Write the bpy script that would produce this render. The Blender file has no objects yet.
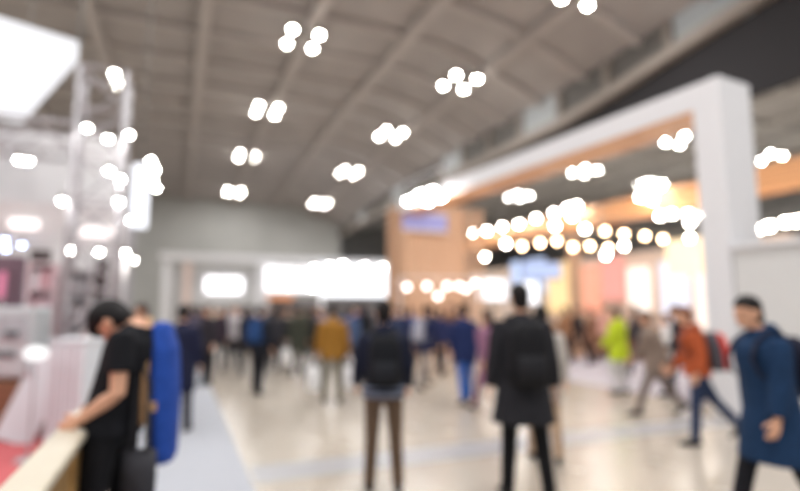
import bpy, math, random
from mathutils import Vector, Matrix
random.seed(11)
S = bpy.context.scene
C = S.collection
R = math.radians
PI = math.pi

# ------------------------------------------------------------------ view
CAMZ = 1.62
F = 24.0 / 36.0 * 800.0
HZ = 308.0
PITCH = math.atan((HZ - 245.5) / F)
YAW = R(22.6)
FW = Vector((math.sin(YAW), math.cos(YAW), 0))
RT = Vector((math.cos(YAW), -math.sin(YAW), 0))
CAM = Vector((0, 0, CAMZ))

def ray(px, py):
    cx, cy = (px - 400) / F, (245.5 - py) / F
    c, s = math.cos(PITCH), math.sin(PITCH)
    return RT * cx + FW * (c - cy * s) + Vector((0, 0, 1)) * (s + cy * c)
def onz(px, py, z):
    r = ray(px, py); return CAM + r * ((z - CAMZ) / r.z)
def onu(px, py, u):
    r = ray(px, py); return CAM + r * (u / r.y)
def onv(px, py, v):
    r = ray(px, py); return CAM + r * (v / r.x)
def ond(px, py, d):                       # d metres ahead
    r = ray(px, py); return CAM + r * (d / r.dot(FW))
def gnd(px, d):
    p = ond(px, HZ, d); return Vector((p.x, p.y, 0))

# ------------------------------------------------------------------ materials
MATS = {}
def srgb(c):
    return tuple(((x / 12.92) if x <= 0.04045 else ((x + 0.055) / 1.055) ** 2.4) for x in [v / 255 for v in c]) + (1,)
def mat(name, col, rough=0.6, metal=0.0, emit=None, est=0, var=0.12, scale=12.0, bump=0.0, spec=0.5):
    if name in MATS: return MATS[name]
    m = bpy.data.materials.new(name); m.use_nodes = True
    nt = m.node_tree; b = nt.nodes['Principled BSDF']
    c = srgb(col)
    b.inputs['Roughness'].default_value = rough
    b.inputs['Metallic'].default_value = metal
    b.inputs['Specular IOR Level'].default_value = spec
    if emit:
        b.inputs['Base Color'].default_value = c
        b.inputs['Emission Color'].default_value = srgb(emit)
        b.inputs['Emission Strength'].default_value = est
    else:
        tc = nt.nodes.new('ShaderNodeTexCoord')
        n = nt.nodes.new('ShaderNodeTexNoise'); n.inputs['Scale'].default_value = scale; n.inputs['Detail'].default_value = 4
        nt.links.new(tc.outputs['Object'], n.inputs['Vector'])
        r = nt.nodes.new('ShaderNodeValToRGB')
        r.color_ramp.elements[0].position = 0.3; r.color_ramp.elements[1].position = 0.7
        r.color_ramp.elements[0].color = tuple(x * (1 - var) for x in c[:3]) + (1,)
        r.color_ramp.elements[1].color = tuple(min(1, x * (1 + var)) for x in c[:3]) + (1,)
        nt.links.new(n.outputs['Fac'], r.inputs['Fac'])
        nt.links.new(r.outputs['Color'], b.inputs['Base Color'])
        if bump:
            bp = nt.nodes.new('ShaderNodeBump'); bp.inputs['Strength'].default_value = bump
            nt.links.new(n.outputs['Fac'], bp.inputs['Height']); nt.links.new(bp.outputs['Normal'], b.inputs['Normal'])
    MATS[name] = m
    return m
def wood(name, c1, c2, axis='X', scale=5.0, rough=0.45):
    if name in MATS: return MATS[name]
    m = bpy.data.materials.new(name); m.use_nodes = True
    nt = m.node_tree; b = nt.nodes['Principled BSDF']; b.inputs['Roughness'].default_value = rough
    tc = nt.nodes.new('ShaderNodeTexCoord'); w = nt.nodes.new('ShaderNodeTexWave')
    w.bands_direction = axis; w.inputs['Scale'].default_value = scale; w.inputs['Distortion'].default_value = 3
    w.inputs['Detail'].default_value = 3
    r = nt.nodes.new('ShaderNodeValToRGB'); r.color_ramp.elements[0].color = srgb(c1); r.color_ramp.elements[1].color = srgb(c2)
    nt.links.new(tc.outputs['Object'], w.inputs['Vector']); nt.links.new(w.outputs['Fac'], r.inputs['Fac'])
    nt.links.new(r.outputs['Color'], b.inputs['Base Color'])
    MATS[name] = m; return m
def glow(name, col, st):
    return mat(name, (80, 80, 80), 0.5, emit=col, est=st)

# ------------------------------------------------------------------ mesh building
class MB:
    def __init__(s): s.v = []; s.f = []
    def add(s, vs, fs):
        o = len(s.v); s.v += [Vector(p) for p in vs]; s.f += [tuple(i + o for i in f) for f in fs]; return s
    def box(s, lo, hi, rot=None, piv=None):
        x0, y0, z0 = lo; x1, y1, z1 = hi
        vs = [Vector(p) for p in ((x0,y0,z0),(x1,y0,z0),(x1,y1,z0),(x0,y1,z0),(x0,y0,z1),(x1,y0,z1),(x1,y1,z1),(x0,y1,z1))]
        if rot is not None:
            p = Vector(piv) if piv is not None else sum(vs, Vector()) / 8
            vs = [rot @ (q - p) + p for q in vs]
        return s.add(vs, [(0,3,2,1),(4,5,6,7),(0,1,5,4),(1,2,6,5),(2,3,7,6),(3,0,4,7)])
    def cbox(s, c, d, rot=None):
        c = Vector(c); d = Vector(d) / 2
        return s.box(c - d, c + d, rot, c)
    def loft(s, pts, rad, side=(1, 0, 0), n=12):
        pts = [Vector(p) for p in pts]; side = Vector(side); vs = []; fs = []
        for i, p in enumerate(pts):
            a = pts[max(0, i - 1)]; b = pts[min(len(pts) - 1, i + 1)]
            t = (b - a).normalized()
            x = side - t * side.dot(t)
            if x.length < 1e-4:
                x = Vector((0, 1, 0)) - t * t.y
            x.normalize(); y = t.cross(x)
            r = rad[i]; rx, ry = r if isinstance(r, (tuple, list)) else (r, r)
            for k in range(n):
                q = 2 * PI * k / n
                vs.append(p + x * (rx * math.cos(q)) + y * (ry * math.sin(q)))
        m = len(pts)
        for i in range(m - 1):
            for k in range(n):
                k2 = (k + 1) % n
                fs.append((i*n + k, i*n + k2, (i+1)*n + k2, (i+1)*n + k))
        vs.append(pts[0]); vs.append(pts[-1]); c0, c1 = m*n, m*n + 1
        for k in range(n):
            k2 = (k + 1) % n
            fs.append((c0, k2, k)); fs.append((c1, (m-1)*n + k, (m-1)*n + k2))
        return s.add(vs, fs)
    def tube(s, a, b, r, n=8):
        return s.loft([a, b], [r, r], n=n)
    def ell(s, c, r, M=None, n=16, m=10):
        c = Vector(c); vs = []; fs = []
        for i in range(1, m):
            th = PI * i / m
            for k in range(n):
                ph = 2 * PI * k / n
                p = Vector((r[0]*math.sin(th)*math.cos(ph), r[1]*math.sin(th)*math.sin(ph), -r[2]*math.cos(th)))
                vs.append(c + (M @ p if M is not None else p))
        b = Vector((0, 0, -r[2])); t = Vector((0, 0, r[2]))
        vs.append(c + (M @ b if M is not None else b)); vs.append(c + (M @ t if M is not None else t))
        for i in range(m - 2):
            for k in range(n):
                k2 = (k+1) % n
                fs.append((i*n+k, i*n+k2, (i+1)*n+k2, (i+1)*n+k))
        for k in range(n):
            k2 = (k+1) % n
            fs.append(((m-1)*n, k2, k)); fs.append(((m-1)*n+1, (m-2)*n+k, (m-2)*n+k2))
        return s.add(vs, fs)
    def dome(s, c, r, depth, n=12, m=3):         # round lens bulging downwards
        c = Vector(c); vs = []; fs = []
        for i in range(m):
            th = (PI / 2) * i / m
            for k in range(n):
                ph = 2*PI*k/n
                vs.append(c + Vector((r*math.cos(th)*math.cos(ph), r*math.cos(th)*math.sin(ph), -depth*math.sin(th))))
        vs.append(c + Vector((0, 0, -depth)))
        for i in range(m-1):
            for k in range(n):
                k2 = (k+1) % n; fs.append((i*n+k, (i+1)*n+k, (i+1)*n+k2, i*n+k2))
        for k in range(n):
            fs.append(((m-1)*n+k, m*n, (m-1)*n+(k+1) % n))
        return s.add(vs, fs)
    def mesh(s, name, off=None):
        me = bpy.data.meshes.new(name)
        o = Vector(off) if off is not None else Vector()
        me.from_pydata([tuple(p - o) for p in s.v], [], s.f); me.update()
        return me
    def build(s, name, m, parent=None, off=None, smooth=False, bevel=0):
        me = s.mesh(name, off)
        o = bpy.data.objects.new(name, me); C.objects.link(o)
        if m: me.materials.append(m)
        if parent: o.parent = parent
        if smooth:
            me.polygons.foreach_set('use_smooth', [True] * len(me.polygons))
        if bevel:
            md = o.modifiers.new('bevel', 'BEVEL'); md.width = bevel; md.segments = 2; md.limit_method = 'ANGLE'
        return o
    def fuse(s, name, m, parent, vox, smooth=3, off=None):      # voxel union into one continuous skin
        me = s.mesh(name + '_src', off)
        o = bpy.data.objects.new(name + '_src', me); C.objects.link(o)
        md = o.modifiers.new('r', 'REMESH'); md.mode = 'VOXEL'; md.voxel_size = vox; md.use_smooth_shade = True
        if smooth:
            sm = o.modifiers.new('s', 'SMOOTH'); sm.factor = 0.5; sm.iterations = smooth
        dg = bpy.context.evaluated_depsgraph_get()
        nm = bpy.data.meshes.new_from_object(o.evaluated_get(dg), depsgraph=dg)
        bpy.data.objects.remove(o); bpy.data.meshes.remove(me)
        nm.name = name; nm.materials.clear(); nm.materials.append(m)
        nm.polygons.foreach_set('use_smooth', [True] * len(nm.polygons))
        q = bpy.data.objects.new(name, nm); C.objects.link(q)
        if parent: q.parent = parent
        return q

def tag(o, label=None, cat=None, group=None, kind=None):
    if label: o['label'] = label
    if cat: o['category'] = cat
    if group: o['group'] = group
    if kind: o['kind'] = kind
    return o
def empty(name, loc, label, cat, group=None, rz=0):
    o = bpy.data.objects.new(name, None); C.objects.link(o); o.empty_display_size = 0.1
    o.location = loc; o.rotation_euler = (0, 0, rz)
    return tag(o, label, cat, group)
def struct(o): o['kind'] = 'structure'; return o
def dup(root, loc, label, group=None, rz=None):
    r = root.copy(); C.objects.link(r); r.location = loc; r['label'] = label
    if group: r['group'] = group
    if rz is not None: r.rotation_euler = (0, 0, rz)
    for ch in list(root.children):
        c = ch.copy(); C.objects.link(c); c.parent = r
        for g in list(ch.children):
            d = g.copy(); C.objects.link(d); d.parent = c
    return r
ORD = ['first','second','third','fourth','fifth','sixth','seventh','eighth','ninth','tenth','eleventh','twelfth','thirteenth','fourteenth','fifteenth','sixteenth']

# ------------------------------------------------------------------ the hall
def floor_mat():
    m = bpy.data.materials.new('polished_floor'); m.use_nodes = True
    nt = m.node_tree; b = nt.nodes['Principled BSDF']
    tc = nt.nodes.new('ShaderNodeTexCoord')
    n1 = nt.nodes.new('ShaderNodeTexNoise'); n1.inputs['Scale'].default_value = 0.5; n1.inputs['Detail'].default_value = 6
    r1 = nt.nodes.new('ShaderNodeValToRGB')
    r1.color_ramp.elements[0].position = .35; r1.color_ramp.elements[0].color = srgb((173, 164, 153))
    r1.color_ramp.elements[1].position = .65; r1.color_ramp.elements[1].color = srgb((180, 171, 159))
    nt.links.new(tc.outputs['Object'], n1.inputs['Vector']); nt.links.new(n1.outputs['Fac'], r1.inputs['Fac'])
    nt.links.new(r1.outputs['Color'], b.inputs['Base Color'])
    n2 = nt.nodes.new('ShaderNodeTexNoise'); n2.inputs['Scale'].default_value = 3
    mr = nt.nodes.new('ShaderNodeMapRange'); mr.inputs['To Min'].default_value = .24; mr.inputs['To Max'].default_value = .29
    nt.links.new(tc.outputs['Object'], n2.inputs['Vector']); nt.links.new(n2.outputs['Fac'], mr.inputs['Value'])
    nt.links.new(mr.outputs['Result'], b.inputs['Roughness'])
    return m
VL, VR, VG = -26.0, 52.0, 18.5          # left wall, right wall, girder line
U0, U1 = -14.0, 64.0
fl = struct(MB().box((VL, U0, -.1), (VR, U1 + 14, 0)).build('floor', floor_mat()))
strip_m = mat('floor_strip_grey', (158, 158, 162), .35, var=.06)
MB().box((.75, 5.3, 0), (7.4, 5.85, .003)).build('floor_strip', strip_m, fl)

def cz(u, v):                                     # ceiling height over the main hall
    z = 15.6
    if v > 10: z -= 2.4 * ((v - 10) / (VG - 10)) ** 1.8
    if u > 36: z -= 1.6 * ((u - 36) / 28) ** 1.5
    if u < 22 and v > 11: z += 1.2 * ((22 - u) / 22) * (v - 11) / 7.5
    return z
ceil_m = mat('ceiling_deck', (168, 162, 160), .9, var=.1, scale=.6)
beam_m = mat('ceiling_beam', (182, 175, 172), .8, var=.05, scale=1)
mb = MB(); vs = []; fs = []
us = [U0 + (U1 - U0) * i / 26 for i in range(27)]
vv = [VL + (VG - VL) * i / 28 for i in range(29)]
for u in us:
    for v in vv: vs.append((v, u, cz(u, v)))
nv = len(vv)
for i in range(len(us) - 1):
    for j in range(nv - 1):
        fs.append((i*nv+j, (i+1)*nv+j, (i+1)*nv+j+1, i*nv+j+1))
mb.add(vs, fs)
ce = struct(mb.build('ceiling', ceil_m))
def sweep(pts, w, h):                             # rectangular bar along a path
    m = MB(); vs = []; fs = []
    for i, p in enumerate(pts):
        p = Vector(p); a = Vector(pts[max(0, i-1)]); b = Vector(pts[min(len(pts)-1, i+1)])
        t = (b - a).normalized(); x = t.cross(Vector((0, 0, 1))).normalized(); y = x.cross(t)
        for sx, sy in ((-1, -1), (1, -1), (1, 1), (-1, 1)):
            vs.append(p + x*sx*w/2 + y*sy*h/2)
    for i in range(len(pts) - 1):
        for k in range(4):
            k2 = (k+1) % 4; fs.append((i*4+k, i*4+k2, (i+1)*4+k2, (i+1)*4+k))
    e = (len(pts)-1)*4
    fs += [(3, 2, 1, 0), (e, e+1, e+2, e+3)]
    return m.add(vs, fs)
for v in (-24.0, -19.0, -14.0, -9.3, -4.3, .65, 5.5, 10.3, 15.0):
    sweep([(v, u, cz(u, v) - .25) for u in us], .55, .5).build('ceiling_beam', beam_m, ce)
u = 16.7 - 8 * 3.5
while u < U1:
    sweep([(v, u, cz(u, v) - .16) for v in vv], .3, .32).build('ceiling_rib', beam_m, ce)
    u += 3.5
# side girder with clerestory openings
edge_m = mat('girder_paint', (142, 133, 126), .7, var=.05)
def gz(u): return 11.4 + max(0, 21.2 - u) * .115 - max(0, u - 40) * .03
gp = [(VG, u, gz(u)) for u in us]
g = struct(sweep(gp, .5, .5).build('trim_1', edge_m))
u = 14.2 - 9 * 3; k = 0
cler = mat('clerestory_glass', (150, 153, 154), .3, emit=(225, 230, 235), est=.1)
cdark = mat('clerestory_dark', (104, 101, 98), .8)
while u < U1 - 5:
    MB().box((VG-.12, u-.15, gz(u)), (VG+.12, u+.15, cz(u, VG))).build('girder_post', edge_m, g)
    z0, z1 = gz(u+1.75)+.3, cz(u+1.75, VG)
    MB().box((VG+.14, u+.16, z0-.4), (VG+.2, u+3.34, z1+.3)).build('clerestory_panel', cler if k % 3 == 1 else cdark, g)
    u += 3.5; k += 1
dark_m = mat('black_partition', (36, 34, 37), .9, var=.08)
mb = MB()
vs = []; fs = []
up = [x for x in us if x < 62] 
for u in up:
    for x in (VG+.22, VG+.42):
        vs += [(x, u, 9.16 if u < 46 else 10.7), (x, u, gz(u) - .2)]
for i in range(len(up)-1):
    a, b = i*4, i*4+4
    fs += [(a, a+1, b+1, b), (a+2, b+2, b+3, a+3), (a, b, b+2, a+2), (a+1, a+3, b+3, b+1)]
e = (len(up)-1)*4
fs += [(0, 2, 3, 1), (e, e+1, e+3, e+2)]
struct(mb.add(vs, fs).build('wall_partition', dark_m))
wall_m = mat('hall_wall', (178, 178, 176), .85, var=.06, scale=.4)
grey2 = mat('hall_wall_right', (140, 140, 140), .85, var=.06, scale=.4)
struct(MB().box((VL, U1, 0), (VG, U1+.3, 15)).build('wall_back', wall_m))
struct(MB().box((VL-.3, U0, 0), (VL, U1, 15.2)).build('wall_left', wall_m))
struct(MB().box((VR, U0, 0), (VR+.3, U1+14, 14.5)).build('wall_right', grey2))
struct(MB().box((VG, U1+13.7, 0), (VR, U1+14, 14.5)).build('wall_far', grey2))
ce2m = mat('ceiling_side_bay', (186, 184, 184), .9, var=.1, scale=.6)
ce2 = struct(MB().box((VG+.6, U0, 14), (VR, U1+14, 14.2)).build('ceiling_right', ce2m))
b2m = mat('side_bay_rib', (200, 198, 196), .8)
u = U0+2
while u < U1+13:
    MB().box((VG+.6, u-.15, 13.6), (VR, u+.15, 14)).build('ceiling_rib', b2m, ce2); u += 4.3
for v in (21.0, 26.0, 31.0, 36.0, 41.0, 46.0):
    MB().box((v-.2, U0, 13.5), (v+.2, U1+13.6, 14)).build('ceiling_beam', b2m, ce2)

# ------------------------------------------------------------------ ceiling lamps
housing_m = mat('lamp_housing', (120, 118, 115), .5, metal=.3)
lens_m = glow('hall_lamp_glass', (255, 252, 242), 60.0)
rowdef = []
def cluster_proto():
    r = empty('ceiling_lamp', (0, 0, 0), 'x', 'ceiling lamp', 'clusters of hall lamps under the ceiling')
    m = MB()
    m.cbox((0, 0, .3), (1.7, .1, .1)); m.cbox((-.62, 0, .3), (.1, 1.7, .1)); m.cbox((.62, 0, .3), (.1, 1.7, .1))
    m.tube((0, 0, .3), (0, 0, .75), .04)
    m.build('bracket', housing_m, r)
    for sx in (-1, 1):
        for sy in (-1, 1):
            c = Vector((.64*sx, .74*sy, 0))
            h = MB().loft([c + Vector((0, 0, .27)), c + Vector((0, 0, .2)), c + Vector((0, 0, .0))], [.07, .12, .15]).build('lamp_shade', housing_m, r)
            MB().dome(c + Vector((0, 0, -.003)), .145, .12).build('bulb', lens_m, h, smooth=True)
    return r
lamp0 = cluster_proto(); used = [False]
def lamp(p, label, power=420, rz=0):
    if not used[0]:
        lamp0.location = p; lamp0['label'] = label; lamp0.rotation_euler = (0, 0, rz); used[0] = True
    else: dup(lamp0, p, label, rz=rz)
    arealight(p, power)
def arealight(p, power, size=1.4, col=(1, .985, .965)):
    l = bpy.data.lights.new('hall_lamp_or_fill_light', 'AREA'); l.shape = 'DISK'; l.size = size; l.energy = power; l.color = col
    o = bpy.data.objects.new('hall_lamp_or_fill_light', l); C.objects.link(o); o.location = (p[0], p[1], p[2] - .3)
PW = 330
rowA = [(303, 39), (267, 110), (247, 156), (234, 192)]
for i, (x, y) in enumerate(rowA):
    lamp(onv(x, y, 5.1), ['nearest', 'second', 'third', 'farthest'][i] + ' lamp cluster of the ceiling row running above the middle of the aisle', PW)
rowB = [(588, -9), (460, 82), (391, 134), (349, 172), (320, 203)]
for i, (x, y) in enumerate(rowB):
    lamp(onv(x, y, 13.8), ['nearest', 'second', 'third', 'fourth', 'farthest'][i] + ' lamp cluster of the ceiling row beside the curved roof edge', PW)
pl2 = empty('ceiling_lamp', onv(116, 79, -3.4), 'pair of hall lamps under the ceiling above the silver lattice tower', 'ceiling lamp')
m = MB(); m.cbox((0, 0, .3), (.1, 1.7, .1)); m.tube((0, 0, .3), (0, 0, .75), .04); m.build('bracket', housing_m, pl2)
for sy in (-1, 1):
    c = Vector((0, .72*sy, 0))
    h = MB().loft([c + Vector((0, 0, .27)), c + Vector((0, 0, .2)), c], [.07, .12, .15]).build('lamp_shade', housing_m, pl2)
    MB().dome(c + Vector((0, 0, -.003)), .145, .12).build('bulb', lens_m, h, smooth=True)
arealight(pl2.location, PW)
rowC = [(682, 140), (585, 171), (519, 196)]
for i, (x, y) in enumerate(rowC):
    lamp(onv(x, y, 30.5), ['nearest', 'middle', 'farthest'][i] + ' lamp cluster of the three seen through the booth portal under its white beam', PW)
lamp(onv(766, 157, 39.4), 'lamp cluster under the ceiling seen to the right of the white portal post', PW)
lamp(onv(651, 184, 39.0), 'lamp cluster seen through the portal, above the white lamps of the wooden beam', PW)
# lights without fixtures added out of view for even light, loosely following the rows
for v in (-20, -12, -3.4, 3.5, 9.0):
    for u in (-8, 1, 10):
        arealight(Vector((v, u, cz(u, v) - .9)), PW)
for v in (-20, -12):
    for u in (20, 32, 44, 56): arealight(Vector((v, u, cz(u, v) - .9)), PW)
for u in (20, 32, 44): arealight(Vector((22, u, 13)), PW)
for v in (22, 31, 40):  # extra lights added to brighten the dim side-bay ceiling
    for u in (-4, 8, 20): arealight(Vector((v, u, 13)), PW)

# ------------------------------------------------------------------ floor coverings
tag(MB().box((-.42, -1, 0), (.72, 34, .006)).build('aisle_carpet', mat('aisle_carpet', (166, 169, 177), .9, var=.05, scale=30)),
    'pale blue-grey carpet runner laid along the left aisle', 'carpet')
tag(MB().box((-7, 1.2, 0), (-.62, 9, .008)).build('booth_carpet', mat('red_carpet', (188, 92, 96), .95, var=.06, scale=40)),
    'red carpet on the floor of the left booth', 'carpet')
tag(MB().box((8.25, 6.6, 0), (14.98, 16.3, .008)).build('booth_carpet', mat('lavender_carpet', (168, 163, 172), .9, var=.05, scale=40)),
    'grey-lavender carpet inside the wooden booth on the right', 'carpet')

# ------------------------------------------------------------------ right booth
white_m = mat('white_paint', (226, 226, 230), .5, var=.02)
woodo = wood('orange_wood', (196, 138, 92), (214, 158, 110), 'Z', 3)
woodt = wood('tower_wood', (188, 150, 122), (204, 170, 142), 'X', 6)
VB = 7.6
pn = onv(718, 75, VB)                # near top corner
TOP = pn.z; UN = pn.y
PD = R(4.6); UE = 16.4; pw = .82
bf = empty('portal_frame', (VB, UN, 0), 'tall white portal frame with orange wooden underside at the booth entrance', 'portal frame', rz=PD)
PLEN = (UE - UN) / math.cos(PD) - .12
MB().box((0, 0, .0), (pw, .45, TOP)).build('post', white_m, bf, bevel=.01)
beam = MB().box((0, .45, TOP - .42), (pw, PLEN, TOP)).build('beam', white_m, bf, bevel=.01)
MB().box((.01, .45, TOP - .47), (pw, PLEN, TOP - .42)).build('soffit', woodo, beam)
TX0 = VB - (UE - UN) * math.tan(PD) + .28; TX1 = 9.3
# slatted wooden tower carrying the far end
tw = empty('slatted_tower', ((TX0+TX1)/2, UE + .8, 0), 'slatted wooden tower at the far end of the white portal beam', 'tower')
to = tw.location
MB().box((TX0, UE, 0), (TX1, UE + 1.6, TOP - .05)).build('core', woodt, tw, off=to)
sl = wood('slat_wood', (200, 160, 130), (214, 176, 146), 'Z', 2)
for i in range(13):
    x = TX0 + .08 + i * .24
    MB().box((x - .05, UE - .07, .05), (x + .05, UE, TOP - .1)).build('slat', sl, tw, off=to)
for i in range(5):
    y = UE + .2 + i * .3
    MB().box((TX0 - .07, y - .05, .05), (TX0, y + .05, TOP - .1)).build('slat', sl, tw, off=to)
# blue lit sign hung on the tower
p = onu(425, 222, UE - .12)
sg = empty('tower_sign', (p.x, UE - .1, p.z - .28), 'lilac-blue sign panel under the lamps on the wooden tower', 'sign')
MB().box((-.82, -.06, 0), (.82, 0, .55)).build('panel', mat('lilac_sign', (140, 140, 186), .4, emit=(150, 152, 215), est=.22), sg, bevel=.01)
m = MB(); m.box((-.86, -.08, -.04), (.86, .02, 0)); m.box((-.86, -.08, .55), (.86, .02, .59)); m.build('frame', white_m, sg)

# spot lamps above the sign
def spot_proto(r=.07):
    s = empty('spotlight', (0, 0, 0), 'x', 'spotlight')
    MB().loft([(0, 0, .2), (0, 0, .14), (0, 0, .02)], [r*.5, r*.9, r*1.05]).build('housing', housing_m, s, smooth=True)
    MB().dome((0, 0, .018), r, r*.8).build('bulb', glow('spot_glass', (255, 252, 248), 55), s, smooth=True)
    MB().tube((0, 0, .2), (0, 0, .34), .015).build('stem', housing_m, s)
    return s
sp0 = spot_proto(.1); sp_used = [False]
def spot(p, label, group=None, sc=1.0):
    if not sp_used[0]:
        sp0.location = p; sp0['label'] = label; sp_used[0] = True; s = sp0
        if group: s['group'] = group
    else: s = dup(sp0, p, label, group)
    s.scale = (sc, sc, sc)
    return s
BN = Vector((-math.cos(PD), -math.sin(PD), 0)); BT = Vector((-math.sin(PD), math.cos(PD), 0)); B0 = Vector((VB, UN, 0))
def onbeam(px, py, out):                # a point standing off the aisle face of the beam
    r = ray(px, py); q = B0 + BN * out
    return CAM + r * ((q - CAM).dot(BN) / r.dot(BN))
A = onbeam(402, 188, .42); B = onbeam(448, 180, .42); zr = TOP - .1
A.z = B.z = zr + .36
lb = empty('lamp_bar', ((A.x+B.x)/2, (A.y+B.y)/2, zr), 'white bar on arms holding the row of lamps over the lilac sign', 'lamp bar')
m = MB(); m.tube(A, B, .03)
for t in (.15, .85):
    q = A.lerp(B, t); m.tube(q, q - BN * .42 - Vector((0, 0, .4)), .02)
m.build('bar', white_m, lb, off=lb.location)
for i, (x, y) in enumerate([(409, 201), (417, 198), (422, 194), (428, 201), (434, 191), (440, 197)]):
    spot(onbeam(x, y, .42), ORD[i] + ' spotlight from the left in the row over the lilac tower sign', 'spotlights over the tower sign', 1.35)

# inner wooden beam with a row of globe lamps
VI = 12.0
ib = empty('wooden_beam', (VI, 14, 0), 'long orange wooden canopy beam inside the right booth carried on posts', 'beam')
io = ib.location
zt = onv(700, 180, VI).z; zb = zt - .62
MB().box((VI, 5.5, zb), (VI + .5, 22.5, zt)).build('girder', woodo, ib, off=io, bevel=.01)
for u in (6.5, 14.2, 22.0):
    MB().box((VI + .1, u - .15, .008), (VI + .4, u + .15, zb)).build('post', woodt, ib, off=io)
# low white bulkhead behind it
gl_m = glow('globe_glass', (255, 246, 232), 42)
gw_m = glow('globe_glass_warm', (255, 214, 170), 22)
def globe_proto(name, m, r):
    s = empty(name, (0, 0, 0), 'x', 'globe lamp')
    MB().ell((0, 0, 0), (r, r, r), n=12, m=8).build('globe', m, s, smooth=True)
    MB().loft([(0, 0, r*.8), (0, 0, r*1.3)], [r*.5, r*.35]).build('cap', housing_m, s)
    MB().tube((0, 0, r*1.3), (0, 0, r*1.3 + .25), .012).build('cord', housing_m, s)
    return s
g0 = globe_proto('globe_lamp', gl_m, .075); g1 = globe_proto('globe_lamp', gw_m, .075)
gu = [False, False]
def globe(k, p, label, group, sc=1):
    pr = (g0, g1)[k]
    if not gu[k]:
        pr.location = p; pr['label'] = label; pr['group'] = group; gu[k] = True; s = pr
    else: s = dup(pr, p, label, group)
    s.scale = (sc, sc, sc)
row1 = [(474, 233), (487, 231), (502, 227), (519, 224), (536, 219), (554, 213), (568, 208), (577, 206), (572, 216)]
for i, (x, y) in enumerate(row1):
    globe(0, onv(x, y, VI - .25), ORD[i] + ' bright globe lamp from the left along the wooden canopy beam', 'bright globe lamps along the wooden beam', 1.15)
row2 = [(645, 184), (660, 186), (640, 197), (652, 200), (672, 214), (688, 214), (702, 215), (660, 216), (690, 222)]
for i, (x, y) in enumerate(row2):
    globe(0, onv(x, y, VI - .25), ORD[i] + ' lamp from the left in the dazzling bunch beside the white post', 'dazzling lamps beside the white post', 1.0)
row3 = [(759, 229), (770, 226), (786, 222), (797, 221)]
for i, (x, y) in enumerate(row3):
    globe(0, onv(x, y, VI - .25), ORD[i] + ' lamp from the left in the row above the white wall right of the post', 'lamps above the white side wall')
row4 = [(506, 244), (522, 246), (540, 243), (557, 241), (555, 226), (573, 247), (585, 229), (590, 246), (605, 231), (608, 248), (606, 255), (624, 234), (624, 246), (645, 236), (663, 239), (690, 238)]
row4 = sorted(row4)
for i, (x, y) in enumerate(row4):
    globe(1 if i % 3 else 0, ond(x, y, 14.5), ORD[i] + ' bulb from the left on the festoon of warm bulbs inside the booth', 'warm festoon bulbs', .95)
fr = empty('festoon_frame', ond(600, 240, 14.5) * 1, 'thin dark cable frame carrying the festoon of warm bulbs', 'cable frame')
m = MB()
for yy in (222, 236):
    m.tube(ond(498, yy, 14.6), ond(700, yy - 4, 14.6), .02)
for xx in (500, 600, 698): m.tube(ond(xx, 237, 14.6), ond(xx, 205, 14.6), .02)
m.build('cable', housing_m, fr, off=fr.location)
globe(0, ond(485, 257, 17), 'lone white pendant lamp hanging beside the wooden tower', 'lone pendant', .8)

# lit wall of the booth at the back
bk = empty('display_wall', (15.1, 17, 0), 'brightly backlit display wall with orange, yellow and white panels in the right booth', 'display wall')
bo = bk.location
MB().box((15.0, 9, 0), (15.3, 26, 3.6)).build('wall_panel', mat('cream_board', (226, 205, 188), .7), bk, off=bo)
def vpanel(x0, x1, y0, y1, name, m, v=14.95):
    a = onv(x0, y0, v); b = onv(x1, y1, v); zs = sorted((a.z, b.z)); us_ = sorted((a.y, b.y))
    MB().box((v-.06, us_[0], zs[0]), (v, us_[1], zs[1])).build(name, m, bk, off=bo)
vpanel(512, 546, 262, 292, 'lit_panel', glow('lit_blue', (196, 216, 255), .9))
vpanel(548, 572, 264, 312, 'lit_panel', glow('lit_yellow', (255, 214, 150), .95))
vpanel(573, 601, 268, 312, 'lit_panel', glow('lit_salmon', (255, 166, 134), .9))
vpanel(602, 626, 258, 300, 'lit_panel', glow('lit_rose', (244, 160, 146), .85))
vpanel(628, 652, 268, 312, 'lit_panel', glow('lit_white', (255, 236, 222), 1.2))
vpanel(660, 692, 262, 330, 'lit_panel', glow('lit_cool', (240, 240, 255), .95))
vpanel(694, 718, 250, 330, 'lit_panel', glow('lit_white', (255, 236, 222), 1.2))
# service counter in front of the lit wall
ct = empty('service_counter', (13.4, 14.6, .008), 'brown wooden service counter in front of the lit display wall', 'counter')
co = ct.location
MB().box((13.2, 12, .008), (13.7, 17.3, 1.0)).build('body', wood('counter_wood', (120, 84, 60), (146, 104, 76), 'Z', 4), ct, off=co)
MB().box((13.1, 11.9, 1.0), (13.8, 17.4, 1.05)).build('top', woodt, ct, off=co, bevel=.01)
# warm lantern cluster
ln = empty('warm_lantern', onv(690, 255, 13.2) - Vector((0, 0, .55)), 'big glowing warm lantern box hanging by the white post', 'lantern')
MB().box((-.3, -.55, 0), (.3, .55, 1.0)).build('shade', glow('lantern_glass', (255, 222, 176), 1.3), ln, bevel=.03)
MB().tube((0, 0, 1.0), (0, 0, 1.9), .02).build('cord', housing_m, ln)
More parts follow.
